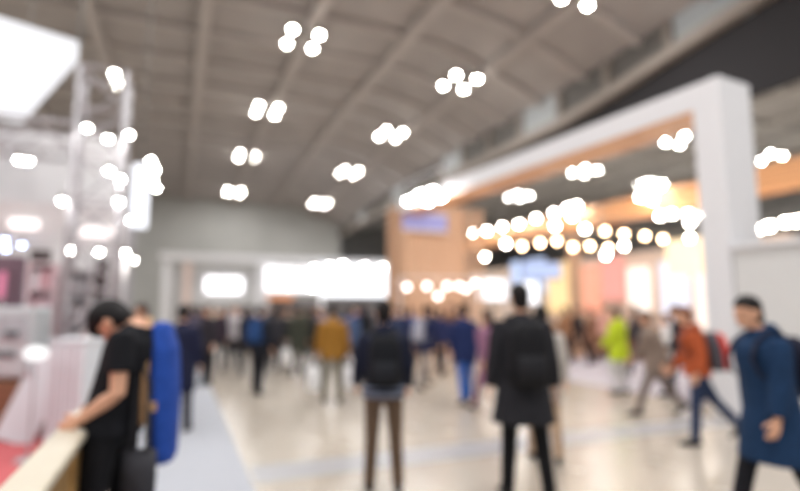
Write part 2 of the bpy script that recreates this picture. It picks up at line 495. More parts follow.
# white side wall right of post
sw = empty('side_wall', (VB + .12, 3, 0), 'plain white booth wall with a ledge behind the person in the blue coat', 'booth wall')
so = sw.location
zw = onv(770, 246, VB).z
MB().box((VB + .02, .4, 0), (VB + .14, UN - .02, zw)).build('panel', mat('white_panel', (214, 214, 214), .6, var=.02), sw, off=so)
MB().box((VB - .04, .4, zw), (VB + .2, UN - .02, zw + .07)).build('ledge', white_m, sw, off=so, bevel=.01)
MB().box((VB, .4, 0), (VB + .02, UN - .02, .1)).build('kickboard', mat('grey_kick', (150, 150, 152), .6), sw, off=so)

# ------------------------------------------------------------------ far booths
D1 = 46.0
wb = onu(165, 250, D1); we = onu(402, 262, D1)
def far_box(x0, x1, y0, y1, u, th, name, m, par, off):
    a = onu(x0, y0, u); b = onu(x1, y1, u)
    return MB().box((min(a.x, b.x), u, max(0, min(a.z, b.z))), (max(a.x, b.x), u + th, max(a.z, b.z))).build(name, m, par, off=off)
fb = empty('white_booth', (onu(220, 300, D1).x, D1 + 1, 0), 'white exhibition booth with a broad fascia at the far left end of the aisle', 'booth')
fo = fb.location
far_box(160, 402, 252, 266, D1, 2.5, 'fascia', white_m, fb, fo)
far_box(163, 276, 266, 330, D1 + 2.4, .2, 'back_wall', mat('booth_grey', (205, 205, 206), .7), fb, fo)
for x in (163, 184, 258):
    far_box(x, x + 5, 262, 326, D1 + .1, .4, 'post', white_m if x != 184 else mat('blush', (222, 200, 192), .7), fb, fo)
far_box(206, 242, 277, 293, D1 + 2.2, .15, 'lit_panel', glow('far_lit', (255, 252, 255), 2.2), fb, fo)
D2 = 40.0
lbx = empty('lit_booth', (onu(335, 300, D2).x, D2 + .5, 0), 'dazzling white booth wall of lamps at the end of the aisle', 'booth')
lo = lbx.location
far_box(266, 322, 266, 292, D2 + .2, .3, 'lit_panel', glow('booth_lit_a', (255, 253, 255), 1.6), lbx, lo)
far_box(322, 404, 264, 297, D2 + .2, .3, 'lit_panel', glow('booth_lit_b', (248, 250, 255), 1.6), lbx, lo)
far_box(268, 293, 295, 300, D2 + .1, .3, 'orange_band', mat('orange_band', (226, 150, 104), .6), lbx, lo)
far_box(266, 404, 298, 328, D2 + .6, .3, 'base_wall', mat('booth_base', (96, 92, 94), .7), lbx, lo)
for x in (266, 320, 402): far_box(x, x+3, 262, 328, D2 + .55, .3, 'post', white_m, lbx, lo)
nl = 0
def flamp(x, y, u, label, group):
    spot(onu(x, y, u), label, group, 1.5)
far_l = [(281, 276), (298, 272), (314, 268), (330, 266), (343, 264), (364, 266), (383, 267), (398, 268), (290, 286), (312, 288), (334, 284), (352, 287), (372, 285), (392, 284)]
for i, (x, y) in enumerate(sorted(far_l)):
    flamp(x, y, D2 - .1, ORD[i] + ' lamp from the left on the dazzling white booth at the end of the aisle', 'lamps of the far white booth')
# lamps hung in front of the tower and lit screens beyond it
tb = empty('lamp_rail', (9.6, UE - 1.2, 0), 'thin rail holding the row of lamps across the foot of the wooden tower', 'lamp rail')
m = MB(); A = onu(400, 280, UE - .5); B = onu(505, 280, UE - .5)
zr = A.z + .1
m.tube((A.x, UE - .5, zr), (B.x, UE - .5, zr), .02)
for x in (A.x, B.x): m.tube((x, UE - .5, 0), (x, UE - .5, zr), .03)
m.build('rail', white_m, tb, off=tb.location)
gs_m = glow('globe_glass_soft', (255, 250, 246), 6)
g2 = globe_proto('globe_lamp', gs_m, .08); tu = [False]
for i, (x, y) in enumerate([(407, 287), (427, 286), (438, 296), (447, 286), (459, 286), (466, 289), (475, 283)]):
    p = onu(x, y, UE - .5); lbl = ORD[i] + ' soft white globe from the left on the rail before the wooden tower'
    if i == 0:
        g2.location = p; g2['label'] = lbl; g2['group'] = 'soft globes before the tower'
    else: dup(g2, p, lbl, 'soft globes before the tower')
def screen(x0, x1, y0, y1, u, m, label):
    a = onu(x0, y0, u); b = onu(x1, y1, u)
    e = empty('lit_screen', ((a.x + b.x)/2, u, 0), label, 'screen')
    MB().box((a.x, u - .05, b.z), (b.x, u, a.z)).build('display', m, e, off=e.location)
    f_ = MB(); t = .05
    f_.box((a.x - t, u - .03, b.z - t), (b.x + t, u + .05, b.z)); f_.box((a.x - t, u - .03, a.z), (b.x + t, u + .05, a.z + t))
    f_.box((a.x - t, u - .03, b.z), (a.x, u + .05, a.z)); f_.box((b.x, u - .03, b.z), (b.x + t, u + .05, a.z))
    f_.build('bezel', housing_m, e, off=e.location)
    MB().tube(((a.x+b.x)/2, u + .08, 0), ((a.x+b.x)/2, u + .08, a.z), .05).build('stand', housing_m, e, off=e.location)
screen(478, 507, 279, 300, 18.8, glow('scr_white', (250, 250, 255), 1.6), 'glowing white screen right of the wooden tower')
screen(521, 538, 282, 304, 19.5, glow('scr_white', (250, 250, 255), 1.6), 'glowing white screen beside the head of the man in the black coat')
screen(522, 560, 262, 278, 18.0, glow('scr_blue', (190, 210, 255), .8), 'pale blue lit screen high behind the man in the black coat')

# ------------------------------------------------------------------ left booth
# hanging luminous square canopy
cn = [onz(78, 62, 5.5), onz(22, 124, 5.5)]
e1 = cn[1] - cn[0]; e2 = Vector((-e1.y, e1.x, 0)) 
if e2.x > 0: e2 = -e2
cc = cn[0] + e1/2 + e2/2
hc = empty('hanging_canopy', (cc.x, cc.y, 5.5), 'large glowing white square canopy hanging above the left booth', 'canopy')
m = MB(); q = [cn[0], cn[1], cn[1] + e2, cn[0] + e2]
m.add([p for p in q] + [p + Vector((0, 0, .35)) for p in q], [(0,1,2,3),(7,6,5,4),(0,4,5,1),(1,5,6,2),(2,6,7,3),(3,7,4,0)])
m.build('fabric', glow('canopy_fabric', (250, 250, 255), .8), hc, off=hc.location, bevel=.02)
m = MB()
for p in q: m.tube(p + Vector((0, 0, .3)), Vector((p.x, p.y, cz(p.y, p.x))), .015)
m.build('suspension_wire', housing_m, hc, off=hc.location)

alu = mat('aluminium', (176, 174, 178), .5, metal=.35, var=.04)
TU = 8.4
tA = onu(76, 120, TU); tB = onu(124, 120, TU)
tx0, tx1 = tA.x, tB.x; W = tx1 - tx0
ztop = onu(100, 68, TU).z
tt = empty('truss_tower', ((tx0+tx1)/2, TU + W/2, 0), 'silver lattice truss tower standing in the left booth', 'truss tower')
off = tt.location
cs = [(tx0, TU), (tx1, TU), (tx1, TU + W), (tx0, TU + W)]
for (x, y) in cs: MB().tube((x, y, .02), (x, y, ztop), .035).build('chord', alu, tt, off=off, smooth=True)
m = MB(); n = 8; dz = ztop / n
for i in range(n):
    for k in range(4):
        a = cs[k]; b = cs[(k+1) % 4]
        if (i + k) % 2: a, b = b, a
        m.tube((a[0], a[1], i*dz + .05), (b[0], b[1], (i+1)*dz), .018, 6)
        m.tube((a[0], a[1], (i+1)*dz), (b[0], b[1], (i+1)*dz), .018, 6)
m.build('bracing', alu, tt, off=off)
MB().box((tx0-.1, TU-.1, 0), (tx1+.1, TU+W+.1, .03)).build('base_plate', alu, tt, off=off)
# horizontal lattice girder to the left
zg = onu(60, 150, TU).z
hg = empty('truss_girder', (tx0 - 1.6, TU, zg), 'silver lattice girder running left from the truss tower', 'truss girder')
xs0 = tx0 - 3.6
for (dy, dzz) in ((0, 0), (W, 0), (0, .4), (W, .4)):
    MB().tube((xs0, TU + dy, zg + dzz), (tx0 - .03, TU + dy, zg + dzz), .03).build('chord', alu, hg, off=hg.location, smooth=True)
m = MB()
for i in range(8):
    x = xs0 + i*.45
    for dy in (0, W): m.tube((x, TU+dy, zg + (.4 if i % 2 else 0)), (x+.45, TU+dy, zg + (0 if i % 2 else .4)), .015, 6)
    m.tube((x, TU, zg), (x, TU + W, zg), .015, 6)
m.build('bracing', alu, hg, off=hg.location)
LS = [(87, 128, 'on the upper left of the lattice tower'), (108, 139, 'at the middle of the lattice tower'), (129, 135, 'high on the right edge of the lattice tower'),
      (109, 171, 'left of the touching pair on the lattice tower'), (120, 179, 'right of the touching pair on the lattice tower'), (119, 202, 'lowest on the lattice tower'),
      (131, 220, 'under the white light column beside the lattice tower')]
for x, y, w in LS: spot(onu(x, y, TU - .08), 'small bright spotlight ' + w, 'spotlights of the left booth', .42)
for i, (x, y) in enumerate([(19, 160), (28, 161)]):
    spot(onu(x, y, TU - .08), ('left' if i == 0 else 'right') + ' lamp of the close pair hung under the lattice girder', 'spotlights of the left booth', .42)
spot(onu(62, 201, TU - .08), 'lone spotlight hung below the lattice girder, left of the tower', 'spotlights of the left booth', .42)
# vertical light column
a = onu(133, 163, 9.2); b = onu(146, 226, 9.2)
lc = empty('light_column', ((a.x+b.x)/2, 9.2, b.z), 'tall glowing white light column right of the lattice tower', 'light column')
MB().box((a.x, 9.2, b.z), (b.x, 9.5, a.z)).build('diffuser', glow('column_glow', (245, 247, 255), 1.3), lc, off=lc.location, bevel=.02)
MB().tube(((a.x+b.x)/2, 9.35, a.z), ((a.x+b.x)/2, 9.35, cz(9.35, a.x)), .012).build('hanger', housing_m, lc, off=lc.location)
MB().box((a.x - .02, 9.52, 0), (a.x + .06, 9.6, a.z)).build('mast', alu, lc, off=lc.location)
for i, (x, y) in enumerate([(151, 161), (155, 170), (152, 180), (156, 188)]):
    spot(onu(x, y, 9.3), ORD[i] + ' lamp from the top stacked along the right side of the light column', 'lamps beside the light column', .45)
# lit fascia of the left booth
FU = 10.0
fa = empty('booth_fascia', (-3.0, FU, 0), 'pale grey booth front with high fascia and pink-white light strips at the left', 'booth')
fao = fa.location
zf0, zf1 = onu(70, 246, FU).z, onu(70, 205, FU).z
pale = mat('pale_fascia', (220, 218, 218), .7, var=.03)
MB().box((-6, FU, zf0), (-.75, FU + .3, zf1)).build('fascia', pale, fa, off=fao)
for x in (-5.9, -.9): MB().box((x, FU + .02, 0), (x + .12, FU + .28, zf0)).build('post', pale, fa, off=fao)
for (x0, x1, y) in ((9, 38, 223), (80, 118, 231)):
    p, q_ = onu(x0, y, FU - .08), onu(x1, y, FU - .08)
    MB().box((p.x, FU - .1, p.z - .07), (q_.x, FU, p.z + .07)).build('light_strip', glow('pink_strip', (255, 242, 240), 1.5), fa, off=fao, bevel=.01)
MB().box((-9, 13, 0), (-1.2, 13.15, 5.3)).build('back_wall', mat('pale_backwall', (226, 226, 228), .8, var=.05, scale=1.5), fa, off=fao)
for i, (x, y) in enumerate([(5, 240), (6, 249), (22, 245)]):
    q = spot(onu(x, y, FU - .12), ORD[i] + ' bluish lamp from the left under the booth fascia at the picture edge', 'lamps under the left fascia', .41)
    for c_ in q.children:
        for d_ in (c_,) + tuple(c_.children):
            if d_.name.startswith('bulb'):
                d_.data = d_.data.copy(); d_.data.materials[0] = glow('blue_spot_glass', (190, 208, 255), 14)
for i, (x, y) in enumerate([(70, 250), (99, 252), (126, 253), (133, 260)]):
    spot(onu(x, y, FU - .12), ORD[i] + ' lamp from the left in the white row under the booth fascia', 'lamps under the left fascia', .42)

# shelving
def shelf_unit(px0, px1, y0, u, m, label, cols, rows, pm, depth=.35):
    a = onu(px0, y0, u); b = onu(px1, y0, u); w = b.x - a.x; h = a.z
    e = empty('display_shelf', ((a.x+b.x)/2, u, 0), label, 'shelf')
    MB().box((-w/2, depth-.03, 0), (w/2, depth, h)).build('back_panel', m, e)
    for s in (-1, 1): MB().cbox((s*(w/2-.015), depth/2, h/2), (.03, depth, h)).build('side_panel', m, e)
    zs = [.08 + (h-.1) * i / rows for i in range(rows+1)]
    for z in zs: MB().box((-w/2+.03, 0, z-.015), (w/2-.03, depth-.03, z+.01)).build('shelf_board', m, e)
    k = 0
    for i in range(rows):
        for j in range(cols):
            cw = (w - .1) / cols; bx = MB(); hh = (zs[i+1]-zs[i]-.05) * random.uniform(.7, .95)
            o = bx.box((-cw*.42, 0, 0), (cw*.42, .16, hh)).build('product_box', random.choice(pm), None, bevel=.006)
            o.location = (e.location.x - w/2 + .05 + cw*(j+.5), u + .06, zs[i] + .0105)
            tag(o, 'product box in column %s of the %s row up, on %s' % (ORD[j], ORD[i], label.split(' standing')[0]), 'box', 'boxes on ' + label.split(' standing')[0])
pk = [mat('pack_pink', (232, 196, 204), .6), mat('pack_white', (230, 226, 230), .6), mat('pack_blush', (214, 170, 178), .6)]
shelf_unit(28, 56, 262, 8.9, mat('pink_shelf', (226, 200, 206), .6), 'pink gridded display shelf standing in the left booth', 3, 6, pk)
shelf_unit(60, 92, 268, 9.3, mat('white_shelf', (214, 208, 212), .6), 'white display shelf standing beside the pink one', 2, 5, [pk[1], mat('pack_grey', (150, 146, 150), .6), mat('pack_mauve', (190, 168, 180), .6)])
a = onu(96, 258, 9.6); b = onu(108, 258, 9.6)
dc = tag(MB().box((a.x, 9.6, 0), (b.x, 9.85, a.z)).build('dark_banner_post', mat('dark_column', (78, 66, 66), .7), bevel=.01), 'narrow dark brown column between the left booth shelves and the aisle', 'column')
a = onu(-6, 256, 9.7); b = onu(26, 256, 9.7)
tag(MB().box((a.x, 9.62, 0), (b.x, 9.8, a.z)).build('backdrop_board', mat('mauve_board', (120, 100, 112), .8), bevel=.01), 'dark mauve backdrop board at the left edge of the picture', 'board')
tag(MB().box((onu(34, 250, 9.95).x, 9.75, onu(34, 261, 9.8).z), (onu(53, 250, 9.95).x, 9.9, onu(34, 250, 9.8).z)).build('speaker_box', mat('dark_column', (78, 66, 66), .7), fa, off=fao), None, None)
# pink poster at the very edge
a = onu(-3, 298, 9.2); b = onu(7, 272, 9.2)
ps = empty('poster_stand', ((a.x+b.x)/2, 9.2, 0), 'small pink poster on a stand at the left edge', 'poster')
MB().box((a.x, 9.18, a.z), (b.x, 9.2, b.z)).build('sheet', mat('pink_poster', (238, 150, 186), .6), ps, off=ps.location)
MB().box(((a.x+b.x)/2-.02, 9.2, 0), ((a.x+b.x)/2+.02, 9.23, b.z)).build('pole', alu, ps, off=ps.location)
MB().cbox(((a.x+b.x)/2, 9.22, .015), (.35, .3, .03)).build('foot', alu, ps, off=ps.location)

# white display plinths and leaning boards on the red carpet
pl_m = mat('plinth_white', (216, 222, 228), .55, var=.02)
def plinth(px0, px1, ytop, d, label, dep=.4):
    a = ond(px0, ytop, d); b = ond(px1, ytop, d); c_ = (a + b) / 2
    w = (b - a).length; h = a.z
    e = empty('display_plinth', (c_.x, c_.y, .008), label, 'plinth', rz=-YAW)
    MB().box((-w/2, 0, .07), (w/2, dep, h - .04)).build('body', pl_m, e, bevel=.012)
    MB().box((-w/2 - .015, -.015, h - .04), (w/2 + .015, dep + .015, h)).build('top', pl_m, e, bevel=.008)
    MB().box((-w/2 + .03, .03, 0), (w/2 - .03, dep - .03, .07)).build('foot', mat('plinth_foot', (150, 146, 150), .6), e)
    gm = MB()
    for i in range(1, 4): gm.box((-w/2 + w*i/4 - .008, -.006, .12), (-w/2 + w*i/4 + .008, 0, h - .09))
    gm.build('groove_strip', mat('groove_grey', (176, 170, 176), .5), e)
    return e
plinth(50, 85, 340, 6.2, 'tall white panelled plinth standing on the red carpet left of the man in black')
# folded lean board
p = ond(14, 440, 6.62); 
lbd = empty('leaning_board', (p.x, p.y, .008), 'blank white board leaning on the brown cabinet over the red carpet', 'board', rz=-YAW)
m = MB(); w0 = .42
m.box((-.26, -.015, 0), (.2, .015, 1.06), Matrix.Rotation(R(17), 3, 'Y') @ Matrix.Rotation(R(-12), 3, 'X'), (0, 0, 0))
m.build('sheet', pl_m, lbd, bevel=.004)
MB().cbox((.0, .25, .45), (.04, .03, .9), Matrix.Rotation(R(18), 3, 'X')).build('strut', alu, lbd)
# brown cabinet with white machine on top
p = ond(2, 400, 6.85)
cb = empty('cabinet', (p.x, p.y, .008), 'brown wooden cabinet under the pale machine at the left edge', 'cabinet', rz=-YAW)
bw = wood('brown_cabinet', (120, 84, 62), (140, 100, 76), 'Z', 3)
MB().box((-.5, 0, .06), (.3, .5, .70)).build('body', bw, cb, bevel=.01)
MB().box((-.48, -.02, .09), (-.11, 0, .67)).build('door', bw, cb, bevel=.006)
MB().box((-.09, -.02, .09), (.28, 0, .67)).build('door', bw, cb, bevel=.006)
MB().box((-.47, .03, 0), (.27, .47, .06)).build('plinth', mat('plinth_foot', (150, 146, 150), .6), cb)
mc = empty('coffee_machine', (p.x, p.y, .708), 'pale grey boxy machine standing on the brown cabinet', 'machine', rz=-YAW)
mm = mat('machine_grey', (196, 204, 208), .4, var=.02)
MB().box((-.46, .04, .03), (.27, .46, .93)).build('body', mm, mc, bevel=.04)
MB().box((-.40, .02, .5), (.21, .04, .82)).build('front_panel', mat('machine_panel', (180, 190, 196), .35), mc, bevel=.01)
MB().box((-.05, .0, .55), (.12, .02, .62)).build('display', mat('machine_dark', (90, 98, 104), .3), mc)
MB().box((-.3, .01, .3), (.1, .04, .36)).build('vent', mat('machine_dark', (90, 98, 104), .3), mc)
for sx in (-.4, .21):
    for sy in (.08, .4): MB().cbox((sx, sy, .015), (.05, .05, .03)).build('foot', mat('machine_dark', (90, 98, 104), .3), mc)
# small white lamp on a low stand by the machine
p = ond(36, 354, 5.9)
tl = empty('table_lamp', (p.x, p.y, .008), 'small white floor lamp with oval shade between machine and plinth', 'lamp', rz=-YAW)
MB().ell((0, 0, p.z), (.12, .12, .08)).build('shade', glow('lamp_oval', (255, 255, 255), 1.0), tl, smooth=True)
MB().tube((0, 0, .02), (0, 0, p.z - .06), .012).build('pole', alu, tl)
MB().loft([(0, 0, 0), (0, 0, .02)], [.13, .12]).build('base', alu, tl)

# rail-counter along the aisle
rc = empty('barrier_counter', (-.5, 2.6, 0), 'narrow cream-topped barrier counter with bronze wooden side along the aisle', 'counter')
ro = rc.location; ZC = .96
MB().box((-.58, .9, ZC - .05), (-.42, 4.15, ZC)).build('top', mat('cream_top', (202, 194, 176), .4, var=.03), rc, off=ro, bevel=.012)
MB().box((-.55, .92, .06), (-.45, 4.12, ZC - .05)).build('panel', wood('bronze_wood', (128, 98, 58), (160, 126, 78), 'Y', 2), rc, off=ro)
MB().box((-.56, .92, 0), (-.44, 4.12, .06)).build('kickboard', mat('plinth_foot', (150, 146, 150), .6), rc, off=ro)
for u in (1.2, 2.2, 3.2, 4.05): MB().box((-.45, u - .03, .06), (-.435, u + .03, ZC - .05)).build('batten', wood('bronze_batten', (150, 112, 62), (178, 140, 84), 'Z', 2), rc, off=ro)

# ------------------------------------------------------------------ people
SK = {}
def skin(c): return mat('skin_%d_%d_%d' % c, c, .55, var=.04, scale=20)
def cloth(c, r=.85): return mat('cloth_%d_%d_%d' % c, c, r, var=.14, scale=22, bump=.15, spec=.2)
SKIN = (214, 164, 136)
def lerp(a, b, t): return a + (b - a) * t

def person(label, px, d, H=1.7, head=0, pose=None, top=(30, 30, 34), bottom=(34, 34, 40), shoe=(30, 28, 28), hair=(26, 22, 22), skinc=SKIN,
           hem=.84, puff=.03, sleeve=1.0, hairlen=0, hood=False, vox=.012, group=None, flare=0.0, slim=0.0, shirt=None, detail=True, at=None, hairsc=1.0, fringe=False):
    P = dict(lean=2, headp=5, turn=0, aL=(2, 8, 12), aR=(2, 8, 12), lL=(2, 3, 2), lR=(-2, 3, 2), foreL=0, foreR=0)
    P.update(pose or {})
    s = H / 1.755
    RX = lambda a: Matrix.Rotation(R(a), 3, 'X')
    RY = lambda a: Matrix.Rotation(R(a), 3, 'Y')
    RZ = lambda a: Matrix.Rotation(R(a), 3, 'Z')
    hip = Vector((0, 0, .95))
    T = RX(-P['lean'])
    def tp(x, y, z):                    # a point of the torso, bent at the hips
        q = Vector((x, y, z))
        if z <= .95: return q
        k = min(1, (z - .95) / .3)
        Tk = RX(-P['lean'] * (.5 + .5 * k))
        return hip + Tk @ (q - hip)
    # legs
    legs = {}
    for sd, key in ((-1, 'lL'), (1, 'lR')):
        fx, ab, kn = P[key]
        h = Vector((sd*.092, 0, .90))
        k = h + RY(-sd*ab) @ RX(fx) @ Vector((0, 0, -.42))
        an = k + RY(-sd*ab) @ RX(fx - kn) @ Vector((0, 0, -.41))
        tilt = max(0, min(45, -(fx - kn) - 8)) * .9
        fd = RZ(-sd*6) @ RX(-tilt) @ Vector((0, 1, 0)); fu = RX(-tilt) @ Vector((0, 0, 1))
        legs[sd] = (h, k, an, fd, fu)
    def sole(sd):
        h, k, an, fd, fu = legs[sd]
        return min((an - fu*.075 - fd*.06).z, (an - fu*.075 + fd*.19).z)
    dz = -min(sole(-1), sole(1))
    lift = Vector((0, 0, dz))
    # arms
    arms = {}
    for sd, key, fk in ((-1, 'aL', 'foreL'), (1, 'aR', 'foreR')):
        fx, ab, el = P[key]
        sh = tp(sd*.175, -.005, 1.415)
        B = T @ RY(-sd*ab)
        e = sh + B @ RX(fx) @ Vector((0, 0, -.285))
        B2 = B @ RZ(sd*P[fk])
        fdv = B2 @ RX(fx + el) @ Vector((0, 0, -1))
        w = e + fdv * .25
        hd = B2 @ RX(fx + el + 8) @ Vector((0, 0, -1))
        nrm = B2 @ Vector((-sd, 0, 0))               # palm looks to the body
        fwd = B2 @ RX(fx + el + 8) @ Vector((0, 1, 0))
        arms[sd] = (sh, e, w, hd, nrm, fwd)
    # head frame
    nb = tp(0, -.005, 1.47)
    HM = RZ(P['turn']) @ RX(-(P['lean']*.6 + P['headp']))
    NM = RX(-(P['lean']*.8 + P['headp']*.5 + P.get('neck', 0)))
    hb = nb + NM @ Vector((0, .012, .085))
    hc_ = hb + HM @ Vector((0, .02, .085))
    hp = lambda x, y, z: hc_ + HM @ Vector((x, y, z))
    g = 1 - slim
    b = MB()
    tz = [(.80, .07, .07), (.86, .135, .10), (.93, .165, .112), (1.0, .155, .102), (1.08, .138, .095), (1.2, .15, .108), (1.32, .168, .112), (1.40, .165, .092), (1.45, .11, .07), (1.49, .06, .06)]
    b.loft([tp(0, 0, z) for z, _, _ in tz], [(rx*g, ry*g) for _, rx, ry in tz], n=16)
    b.loft([nb - Vector((0, 0, .04)), nb, hb, hb + HM @ Vector((0, .01, .05))], [.062, .056, .053, .052])
    b.ell(hp(0, -.008, .028), (.074, .094, .09), HM); b.ell(hp(0, .016, -.045), (.055, .07, .07), HM)
    b.ell(hp(0, .052, -.085), (.027, .027, .022), HM, 10, 6)
    b.ell(hp(0, .0, .0), (.07, .085, .09), HM)
    b.loft([hp(0, .082, .012), hp(0, .098, -.012), hp(0, .104, -.03), hp(0, .085, -.042)], [.008, .011, .014, .011], n=8)   # nose
    b.ell(hp(0, .084, -.066), (.021, .012, .009), HM, 10, 6)                                                            # lips
    b.ell(hp(0, .08, .028), (.05, .013, .012), HM, 10, 6)                                                                # brow
    for sd in (-1, 1): b.ell(hp(sd*.076, -.012, -.01), (.013, .022, .034), HM, 8, 6)
    for sd in (-1, 1):
        sh, e, w, hd, nrm, fwd = arms[sd]
        b.loft([sh - (e-sh)*.1, sh, lerp(sh, e, .4), e, lerp(e, w, .3), w], [.045, .056, .047, .04, .041, .027])
        pc = w + hd * .095
        b.loft([w - hd*.02, w + hd*.02, w + hd*.055, pc], [(.024, .022), (.034, .017), (.041, .016), (.038, .012)], side=fwd)
        curl = (T @ nrm) if False else nrm
        for i, (o_, L) in enumerate(((.030, .068), (.011, .078), (-.009, .072), (-.028, .056))):
            r0 = pc - hd*.012 + fwd*o_
            a1 = (hd*.95 + nrm*.3).normalized(); a2 = (hd*.72 + nrm*.7).normalized(); a3 = (hd*.35 + nrm*.93).normalized()
            j1 = r0 + a1*L*.5; j2 = j1 + a2*L*.32; j3 = j2 + a3*L*.26
            b.loft([r0, j1, j2, j3], [.0098, .0092, .0086, .007], n=8)
        t0 = w + hd*.03 + fwd*.026
        t1 = t0 + (hd*.6 + fwd*.75 + nrm*.25).normalized()*.042; t2 = t1 + (hd*.85 + fwd*.3 + nrm*.4).normalized()*.034
        b.loft([t0, t1, t2], [.014, .0115, .009], n=8)
    for sd in (-1, 1):
        h, k, an, fd, fu = legs[sd]
        b.loft([h + Vector((0, 0, .03)), lerp(h, k, .25), k, lerp(k, an, .3), an], [.082, .076, .052, .05, .034])
        b.loft([an - fd*.045 - fu*.045, an - fu*.03, an + fd*.09 - fu*.05, an + fd*.17 - fu*.058], [(.03, .026), (.036, .034), (.04, .02), (.032, .012)], side=fd.cross(fu))
    loc = at if at is not None else gnd(px, d)
    root = empty('person', loc, label, 'person', group, rz=-YAW + R(head))
    def fin(m_): m_.v = [(p + lift) * s for p in m_.v]; return m_
    fin(b).fuse('body', skin(skinc), root, vox, 2)
    if detail:
        for sd in (-1, 1):
            fin(MB().ell(hp(sd*.03, .079, .006), (.012, .007, .007), HM, 8, 6)).build('eye', mat('eye_dark', (40, 30, 28), .3), root, smooth=True)
        fin(MB().ell(hp(0, .0945, -.066), (.02, .004, .006), HM, 10, 6)).build('mouth', mat('lip', (166, 98, 90), .5), root, smooth=True)
    # hair
    m = MB()
    m.ell((0, 0, 0), (.086*hairsc, .106*hairsc, .104*hairsc), None, 24, 16)
    out = []
    for p in m.v:
        q = Vector(p)
        lim = -.012 + .042 * max(0, q.y / .1) + (.008 if q.y > .02 else -.085 * max(0, min(1, -q.y / .05)))
        if q.z < lim: q = Vector((q.x*.80, q.y*.72, lim - .012 + (q.z - lim)*.3))
        n_ = 1 + .035 * math.sin(q.x*90 + q.z*60) * math.sin(q.y*80)
        q = Vector((q.x*n_, q.y*n_ - .008, q.z*n_ + .03))
        out.append(hc_ + HM @ q)
    m.v = out
    m.ell(hp(0, -.045, -.03), (.074*hairsc, .06*hairsc, .082), HM, 14, 10)
    if fringe: m.ell(hp(0, .075, .06), (.07, .04, .055), HM, 14, 10)
    if hairlen:
        m.loft([hp(0, -.05, .06), hp(0, -.075, -.03), hp(0, -.085, -.03 - hairlen*.6), hp(0, -.075, -.03 - hairlen)], [(.06, .04), (.085, .05), (.08, .04), (.05, .02)])
    fin(m).fuse('hair', cloth(hair, .6), root, max(.01, vox), 2)
    # trousers
    m = MB()
    m.loft([Vector((0, 0, .79)), Vector((0, 0, .86)), Vector((0, 0, .93)), tp(0, 0, 1.0), tp(0, 0, 1.04)], [(.08, .085), (.155*g, .118), (.182*g, .13), (.172*g, .12), (.155*g, .108)], n=16)
    tk = .012
    for sd in (-1, 1):
        h, k, an, fd, fu = legs[sd]
        m.loft([h + Vector((0, 0, .04)), lerp(h, k, .25), k, lerp(k, an, .4), an + (an-k)*.02], [.092*g + tk*.3, .088*g + tk*.3, .062*g + tk*.5, .058*g + tk*.5, .05 + tk*.6])
    fin(m).fuse('trousers', cloth(bottom), root, max(.012, vox*1.1), 2)
    for sd in (-1, 1):
        h, k, an, fd, fu = legs[sd]
        sdv = fd.cross(fu)
        m = MB().loft([an - fd*.07 - fu*.04, an - fd*.045 - fu*.028, an + fd*.02 - fu*.012, an + fd*.09 - fu*.04, an + fd*.16 - fu*.05, an + fd*.195 - fu*.055],
                      [(.022, .025), (.038, .045), (.044, .06), (.047, .034), (.042, .024), (.02, .014)], side=sdv)
        m.v = [p if (p - an).dot(fu) > -.075 else p + fu * (-.075 - (p - an).dot(fu)) for p in m.v]
        fin(m).build('shoe', cloth(shoe, .6), root, smooth=True)
    # top
    p_ = puff
    m = MB(); secs = []
    if hem < .93:
        for i in range(4):
            z = lerp(hem, .93, i/4); t = 1 - i/4
            mid = Vector((0, 0, z))
            if hem < .7:                                  # long coats swing with the legs
                kx = (legs[-1][1] + legs[1][1]) / 2; mid.y += kx.y * .5 * t
            secs.append((mid, .168*g + p_ + flare*t, .12*g + p_ + flare*.75*t))
    for z, rx, ry in ((.95, .168, .116), (1.04, .155, .108), (1.12, .15, .106), (1.24, .16, .115), (1.34, .175, .118), (1.405, .17, .098), (1.45, .115, .078), (1.485, .066, .066)):
        if z > hem: secs.append((tp(0, 0, z), rx*g + p_*(.75 if z < 1.42 else .3), ry*g + p_*(.9 if z < 1.42 else .3)))
    m.loft([a for a, _, _ in secs], [(x, y) for _, x, y in secs], n=18)
    if hem < .93: pass
    for sd in (-1, 1):
        sh, e, w, hd, nrm, fwd = arms[sd]
        if sleeve >= 1:
            m.loft([sh - (e-sh)*.12, sh, lerp(sh, e, .4), e, lerp(e, w, .3), lerp(e, w, .93)], [.026 + p_*.3, .056 + p_*.45, .057 + p_*.6, .048 + p_*.6, .047 + p_*.55, .036 + p_*.45])
        else:
            m.loft([sh - (e-sh)*.12, sh, lerp(sh, e, sleeve*.6), lerp(sh, e, sleeve)], [.05 + p_*.3, .063 + p_*.3, .06 + p_*.35, .06 + p_*.4])
    if sleeve >= 1: m.loft([nb + Vector((0, -.0, -.03)), nb + NM @ Vector((0, 0, .045))], [.08, .072])
    if hood: m.ell(nb + T @ Vector((0, -.085, -.01)), (.1, .06, .085), T)
    fin(m).fuse('coat' if hem < .7 else ('t_shirt' if sleeve < 1 else 'jacket'), cloth(top), root, max(.012, vox*1.1), 2)
    if shirt:
        m = MB().loft([Vector((0, 0, hem - .04)), Vector((0, 0, hem + .06))], [(.172*g + p_*.8, .125*g + p_*.8)]*2, n=18)
        fin(m).build('shirt_hem', cloth(shirt), root, smooth=True)
    root_info = dict(root=root, s=s, lift=lift, tp=tp, T=T, arms=arms, puff=p_, loc=loc, rz=-YAW + R(head), fin=fin)
    return root_info

